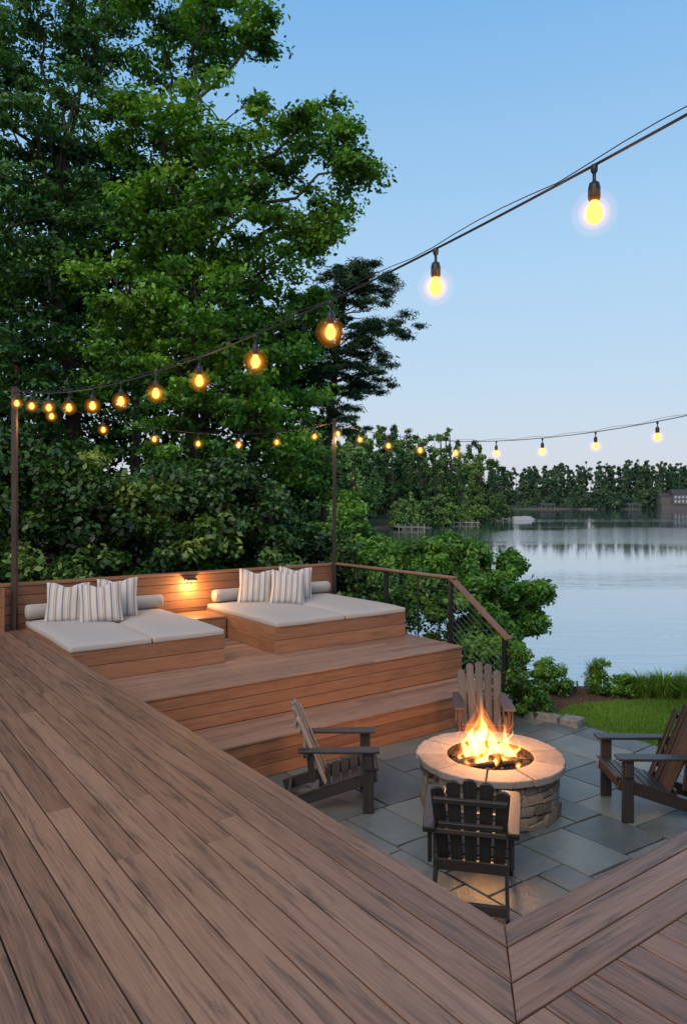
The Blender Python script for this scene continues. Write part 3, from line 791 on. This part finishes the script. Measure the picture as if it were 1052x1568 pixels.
for w in ws:
    w=w/sw*2*math.pi; g=.006; rj=random.uniform(-.012,.01)
    outer=[( (.685+rj+random.uniform(-.008,.006))*math.cos(a+g/.68+(w-2*g/.68)*t), (.685+rj+random.uniform(-.008,.006))*math.sin(a+g/.68+(w-2*g/.68)*t)) for t in np.linspace(0,1,9)]
    inner=[(.40*math.cos(a+g/.4+(w-2*g/.4)*t),.40*math.sin(a+g/.4+(w-2*g/.4)*t)) for t in np.linspace(1,0,9)]
    mb.prism(outer+inner,.400+random.uniform(0,.006),.466+random.uniform(-.003,.003),(1,0)); a+=w
o=mb.obj('cap_stones',mCap,bevel=.010,seg=2); o.parent=fp
mb=MB(); mb.lathe([(.395,.46),(.395,.25)],(0,0,0),40); 
mb.lathe([(.39,.33),(.2,.35),(.01,.35)],(0,0,0),40)
o=mb.obj('steel_liner',plain('sooty_steel',(.02,.016,.014),.8,0,20,.5,.5)); o.parent=fp
mE,nt,b=newmat('charred_wood_embers'); co=N(nt,'ShaderNodeTexCoord').outputs['Object']
n1=noise(nt,co,11,5,.7); b.inputs['Base Color'].default_value=(.02,.014,.012,1); b.inputs['Roughness'].default_value=.9
nt.links.new(ramp(nt,[(.58,(0,0,0)),(.65,(.7,.08,.005)),(.74,(1,.35,.05))],n1),b.inputs['Emission Color']); b.inputs['Emission Strength'].default_value=1.5
bump(nt,b,n1,.9,.02)
try: mE.cycles.emission_sampling='NONE'
except Exception: pass
mb=MB()
for i in range(170):
    rr=.375*math.sqrt(random.random()); an=random.uniform(0,6.28); s=random.uniform(.035,.085)
    mb.box((rr*math.cos(an),rr*math.sin(an),.355+random.uniform(0,.04)),(s,s*.8,s*.7),R=Matrix.Rotation(random.uniform(0,3),3,'Z')@Matrix.Rotation(random.uniform(0,3),3,'X'),jit=s*.15)
o=mb.obj('coals',mE,bevel=.006); o.parent=fp
mb=MB()
for (x0,y0,z0,x1,y1,z1,r_) in [(-.32,-.08,.40,.12,.1,.46,.035),(.33,-.12,.40,-.1,.12,.47,.04),(-.1,-.33,.39,.08,.2,.46,.035),(.15,.3,.4,-.02,-.15,.48,.03),(-.28,.18,.39,.2,-.1,.44,.032),(.05,-.34,.39,.25,.12,.44,.028),(-.34,-.2,.40,.0,-.22,.45,.03),(.36,-.02,.41,.05,-.25,.46,.03)]:
    pts=[Vector((x0,y0,z0)).lerp(Vector((x1,y1,z1)),t)+Vector((random.uniform(-.008,.008),random.uniform(-.008,.008),0)) for t in np.linspace(0,1,7)]
    mb.tube(pts,[r_*random.uniform(.85,1.1) for _ in range(7)],9)
o=mb.obj('logs',mE); o.parent=fp
fl=empty('fire_flames',(FX,FY,ZG)); 
VO=volem('flame_orange',(1,.25,.02),9); VY=volem('flame_yellow',(1,.58,.16),34); VR=volem('flame_red',(1,.18,.012),8)
flames={'outer_flames':(MB(),VO),'inner_flames':(MB(),VY),'flame_wisps':(MB(),VR)}
def tongue(x,y,z,h,r,lx,ph,key):
    k=20; pts=[];rs=[]
    for i in range(k+1):
        t=i/k; prof=(math.sin(math.pi*min(1,(t*.9+.1))**.62))*(1-t)**.45
        pts.append((x+lx*t*t+(.045*math.sin(ph+t*7)+.02*math.sin(ph*2+t*15))*t, y+.03*math.cos(ph*1.7+t*6)*t, z+h*t)); rs.append(max(.0012,r*prof*(1+.25*math.sin(ph*3+t*11))))
    flames[key][0].flametube(pts,rs)
frng=random.Random(21)
for (x,y,h,r,lx) in [(-.14,0,.58,.095,-.03),(-.07,.04,.70,.105,-.04),(.01,-.02,.52,.09,.0),(-.20,.05,.40,.065,-.05),(.12,.03,.50,.085,.03),(.17,-.04,.46,.075,.0),(-.02,-.12,.34,.075,-.04),(-.1,-.14,.30,.065,.03),(.25,.05,.26,.05,.03),(-.27,-.05,.22,.045,-.02),(.12,-.16,.22,.055,.02),(-.09,.1,.66,.065,.03),(.22,-.16,.16,.04,.01),(-.22,-.16,.16,.035,-.01),(.30,-.08,.14,.03,0)]:
    ph=frng.uniform(0,6)
    tongue(x,y,.38,h,r,lx,ph,'outer_flames'); tongue(x,y,.385,h*.76,r*.70,lx*.6,ph,'inner_flames')
    tongue(x+frng.uniform(-.06,.06),y,.40,h*1.12,r*.34,lx*2,ph+1,'flame_wisps'); tongue(x+frng.uniform(-.07,.07),y-.03,.40,h*.8,r*.3,-lx,ph+2,'flame_wisps')
for k_,(m_,mt) in flames.items():
    o=m_.obj(k_,mt,smooth=True); o.parent=fl
light('fire_light','POINT',(0,0,.82),75,(1,.42,.12),.15,parent=fl)

# ---------------------------------------------------------------- adirondack chairs
def chair(name,x,y,ang,mat,mat2=None,sc=1.0):
    e=empty(name,(x,y,ZG+.002),ang); e.scale=(sc,)*3
    m=MB(); 
    RX=lambda t:Matrix.Rotation(t,3,'X')
    for s in (-1,1):
        m.box((s*.285,-.10,.275),(.035,.10,.55),2,r=.4)
        poly=[(s*.285-.065,-.0),(s*.285-.075,-.05),(s*.285-.07,-.30),(s*.285-.04,-.74),(s*.285+.045,-.74),(s*.285+.07,-.30),(s*.285+.075,-.05),(s*.285+.06,-.0)]
        m.prism(poly[::-1],.561,.585,(0,1))
        p0=Vector((s*.25,-.03,.33)); p1=Vector((s*.25,-.90,.055)); d=p1-p0
        m.box((p0+p1)/2,(.026,d.length,.11),1,R=RX(math.atan2(.275,.87)))
        m.box((s*.322,-.10,.48),(.02,.07,.14),2,tap=1.0)
        m.box((s*.285,-.62,.42),(.026,.06,.27),2,R=RX(.1))
    m.box((0,-.03,.345),(.50,.024,.11),0)
    sl=math.atan2(.275,.87)
    for i in range(6):
        t=.04+i*.088; m.box((0,-t,.395-t*math.tan(sl)),(.535,.078,.02),0,R=RX(sl))
    m.box((0,-.665,.535),(.66,.05,.035),0)
    m.box((0,-.535,.235),(.50,.03,.08),0)
    m.box((0,-.83,.10),(.50,.03,.07),0)
    a=math.atan2(.30,.72)
    n=5
    m2=MB()
    for i in range(n):
        u=i-(n-1)/2; Ht=.80-.024*u*u
        fan=u*.022
        R=Matrix.Rotation(a,3,'X')@Matrix.Rotation(fan,3,'Y')@Matrix.Rotation(-u*.05,3,'Z')
        base=Vector((u*.097,-.50,.22)); c=base+R@Vector((0,0,Ht/2)); c.y+=.006*u*u
        hw,ht=.047,.010
        kk=len(m2.v)
        prof=[(-hw*.85,-Ht/2),(hw*.85,-Ht/2),(hw,Ht/2-.03),(hw*.6,Ht/2-.008),(0,Ht/2),(-hw*.6,Ht/2-.008),(-hw,Ht/2-.03)]
        ouv=random.uniform(0,40); rr=random.random()
        for yy in (-ht,ht):
            for (px_,pz_) in prof: m2.v.append(tuple(R@Vector((px_,yy,pz_))+c))
        L7=len(prof)
        fs=[[kk+i for i in range(L7)],[kk+L7+i for i in range(L7-1,-1,-1)]]+[[kk+(i+1)%L7,kk+i,kk+L7+i,kk+L7+(i+1)%L7] for i in range(L7)]
        for f in fs:
            m2.f.append(f); m2.uv.append([(ouv+prof[(q-kk)%L7][1],ouv+prof[(q-kk)%L7][0]) for q in f]); m2.r.append(rr); m2.m.append(0)
    Rb=Matrix.Rotation(a,3,'X')
    for hh_ in (.62,.40):
        bs_=Vector((0,-.50,.22))+Rb@Vector((0,-.024,hh_)); m2.box(bs_,(.50 if hh_>.5 else .44,.024,.045),0,R=Rb)
    o=m.obj('frame_arms_seat',mat,bevel=.005,seg=2); o.parent=e
    o=m2.obj('back_slats',mat2 or mat,bevel=.003,seg=1); o.parent=e
    return e
chair('adirondack_chair',.32,6.76,-math.pi/2+.02,M_chair,M_chairgrey)
chair('adirondack_chair.001',1.55,7.82,math.pi-.10,M_chairred,M_chairbrown,.95)
chair('adirondack_chair.002',1.02,5.60,-.21,M_chair,None)
chair('adirondack_chair.003',2.42,6.58,math.pi/2-.03,M_chair,None)

# ---------------------------------------------------------------- poles and string lights
P1=(-4.35,9.42); P2=(-.16,12.45); P3=(-.16+.4336*12,12.5-.618*12)
for i,(nm,(x,y),h) in enumerate((('light_pole',P1,3.2),('light_pole.001',P2,3.12),('light_pole.002',P3,3.12))):
    m=MB(); m.box((x,y,(h-1.2)/2),(.065,.065,h+1.2),2); m.box((x,y,h+.008),(.08,.08,.014)); m.tube([(x,y-.04,h-.06),(x,y-.09,h-.06)],.01,6)
    m.obj(nm,M_pole if i!=1 else M_black,bevel=.004)
Mb=emis('bulb_glow',(1,.47,.11),2.3)
HALO=[(.038,13),(.055,4.0),(.080,1.2)]  # added glowing shells imitating lens bloom around each bulb, not a bulb part
Mh=[volem('bulb_bloom_halo_%d'%i,(1,.32,.035),s) for i,(r_,s) in enumerate(HALO)]
def string(name,fn,ts,tb,power,every):
    e=empty(name); m=MB(); pts=[fn(t) for t in np.linspace(ts[0],ts[1],90)]
    m.tube(pts,.0050,6)
    m.tube([Vector(p)+Vector((0,0,.006+.022*abs(math.sin(i*.55)))) for i,p in enumerate(pts)],.002,5)
    o=m.obj('cable',M_wire); o.parent=e
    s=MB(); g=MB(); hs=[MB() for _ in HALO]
    for i,t in enumerate(tb):
        p=Vector(fn(t)); q=(p.x,p.y,p.z-.05)
        s.lathe([(.004,.055),(.012,.05),(.012,.03),(.006,.02),(.006,-.004),(.017,-.012),(.021,-.03),(.021,-.065),(.016,-.072),(.001,-.072)],q,12)
        g.lathe([(.001,-.070),(.013,-.073),(.018,-.085),(.026,-.105),(.028,-.122),(.023,-.140),(.012,-.151),(.001,-.154)],q,14)
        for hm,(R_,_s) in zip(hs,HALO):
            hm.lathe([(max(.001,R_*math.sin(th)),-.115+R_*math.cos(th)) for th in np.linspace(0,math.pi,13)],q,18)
        if i%every==0: light('bulb_lamp_%d'%i,'POINT',(q[0],q[1],q[2]-.22),power*every,(1,.50,.18),.04,parent=e)
    for mm,n_,mt in [(s,'sockets',M_socket),(g,'bulbs',Mb)]+[(hs[i],'bloom_halo_shell_%d'%i,Mh[i]) for i in range(len(HALO))]:
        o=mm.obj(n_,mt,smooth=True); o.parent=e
def f1(y): return (.9-.75*(y-2.4),y,2.70+.0244*(y-5)**2)
def f2(t):
    return (P1[0]+(P2[0]-P1[0])*t,P1[1]+(P2[1]-P1[1])*t,3.15+(3.08-3.15)*t-4*.36*t*(1-t))
def f3(i): return (-.16+.4336*i,12.45-.618*i,2.48+.0165*(i-6)**2)
string('string_lights',f1,(.2,9.38),[2.45+.62*i for i in range(12)],4,4)
string('string_lights.001',f2,(0,1),[.09,.225,.37,.505,.64,.775,.92],5,3)
string('string_lights.002',f3,(0,12),[.15]+[1+i for i in range(11)],4,6)

# ---------------------------------------------------------------- world, sun, camera
w=bpy.data.worlds.new('World'); scn.world=w; w.use_nodes=True; nt=w.node_tree; nt.nodes.clear()
tc=N(nt,'ShaderNodeTexCoord'); sp=N(nt,'ShaderNodeSeparateXYZ'); nt.links.new(tc.outputs['Generated'],sp.inputs[0])
col=ramp(nt,[(0,(.60,.60,.70)),(.06,(.56,.62,.74)),(.16,(.48,.63,.80)),(.32,(.38,.60,.84)),(.58,(.19,.44,.78)),(1,(.13,.27,.50))],sp.outputs[2])
b1=N(nt,'ShaderNodeBackground'); nt.links.new(col,b1.inputs[0]); b1.inputs[1].default_value=1.0
sk=N(nt,'ShaderNodeTexSky',sky_type='NISHITA'); sk.sun_disc=False; sk.sun_elevation=math.radians(6); sk.sun_rotation=math.radians(200)
b2=N(nt,'ShaderNodeBackground'); nt.links.new(sk.outputs[0],b2.inputs[0]); b2.inputs[1].default_value=.02
ad=N(nt,'ShaderNodeAddShader'); nt.links.new(b1.outputs[0],ad.inputs[0]); nt.links.new(b2.outputs[0],ad.inputs[1])
ou=N(nt,'ShaderNodeOutputWorld'); nt.links.new(ad.outputs[0],ou.inputs[0])
s=light('sun','SUN',(0,-10,20),1.9,(1,.82,.62)); s.data.angle=math.radians(35)
s.rotation_euler=(math.radians(48),0,math.radians(-25))
cam=bpy.data.cameras.new('camera'); co_=bpy.data.objects.new('camera',cam); scn.collection.objects.link(co_)
cam.sensor_fit='VERTICAL'; cam.sensor_height=36; cam.lens=25.0; cam.shift_y=-.0102; cam.clip_end=4000; cam.clip_start=.05
co_.location=(0,0,1.7); co_.rotation_euler=(math.radians(90),0,0); scn.camera=co_
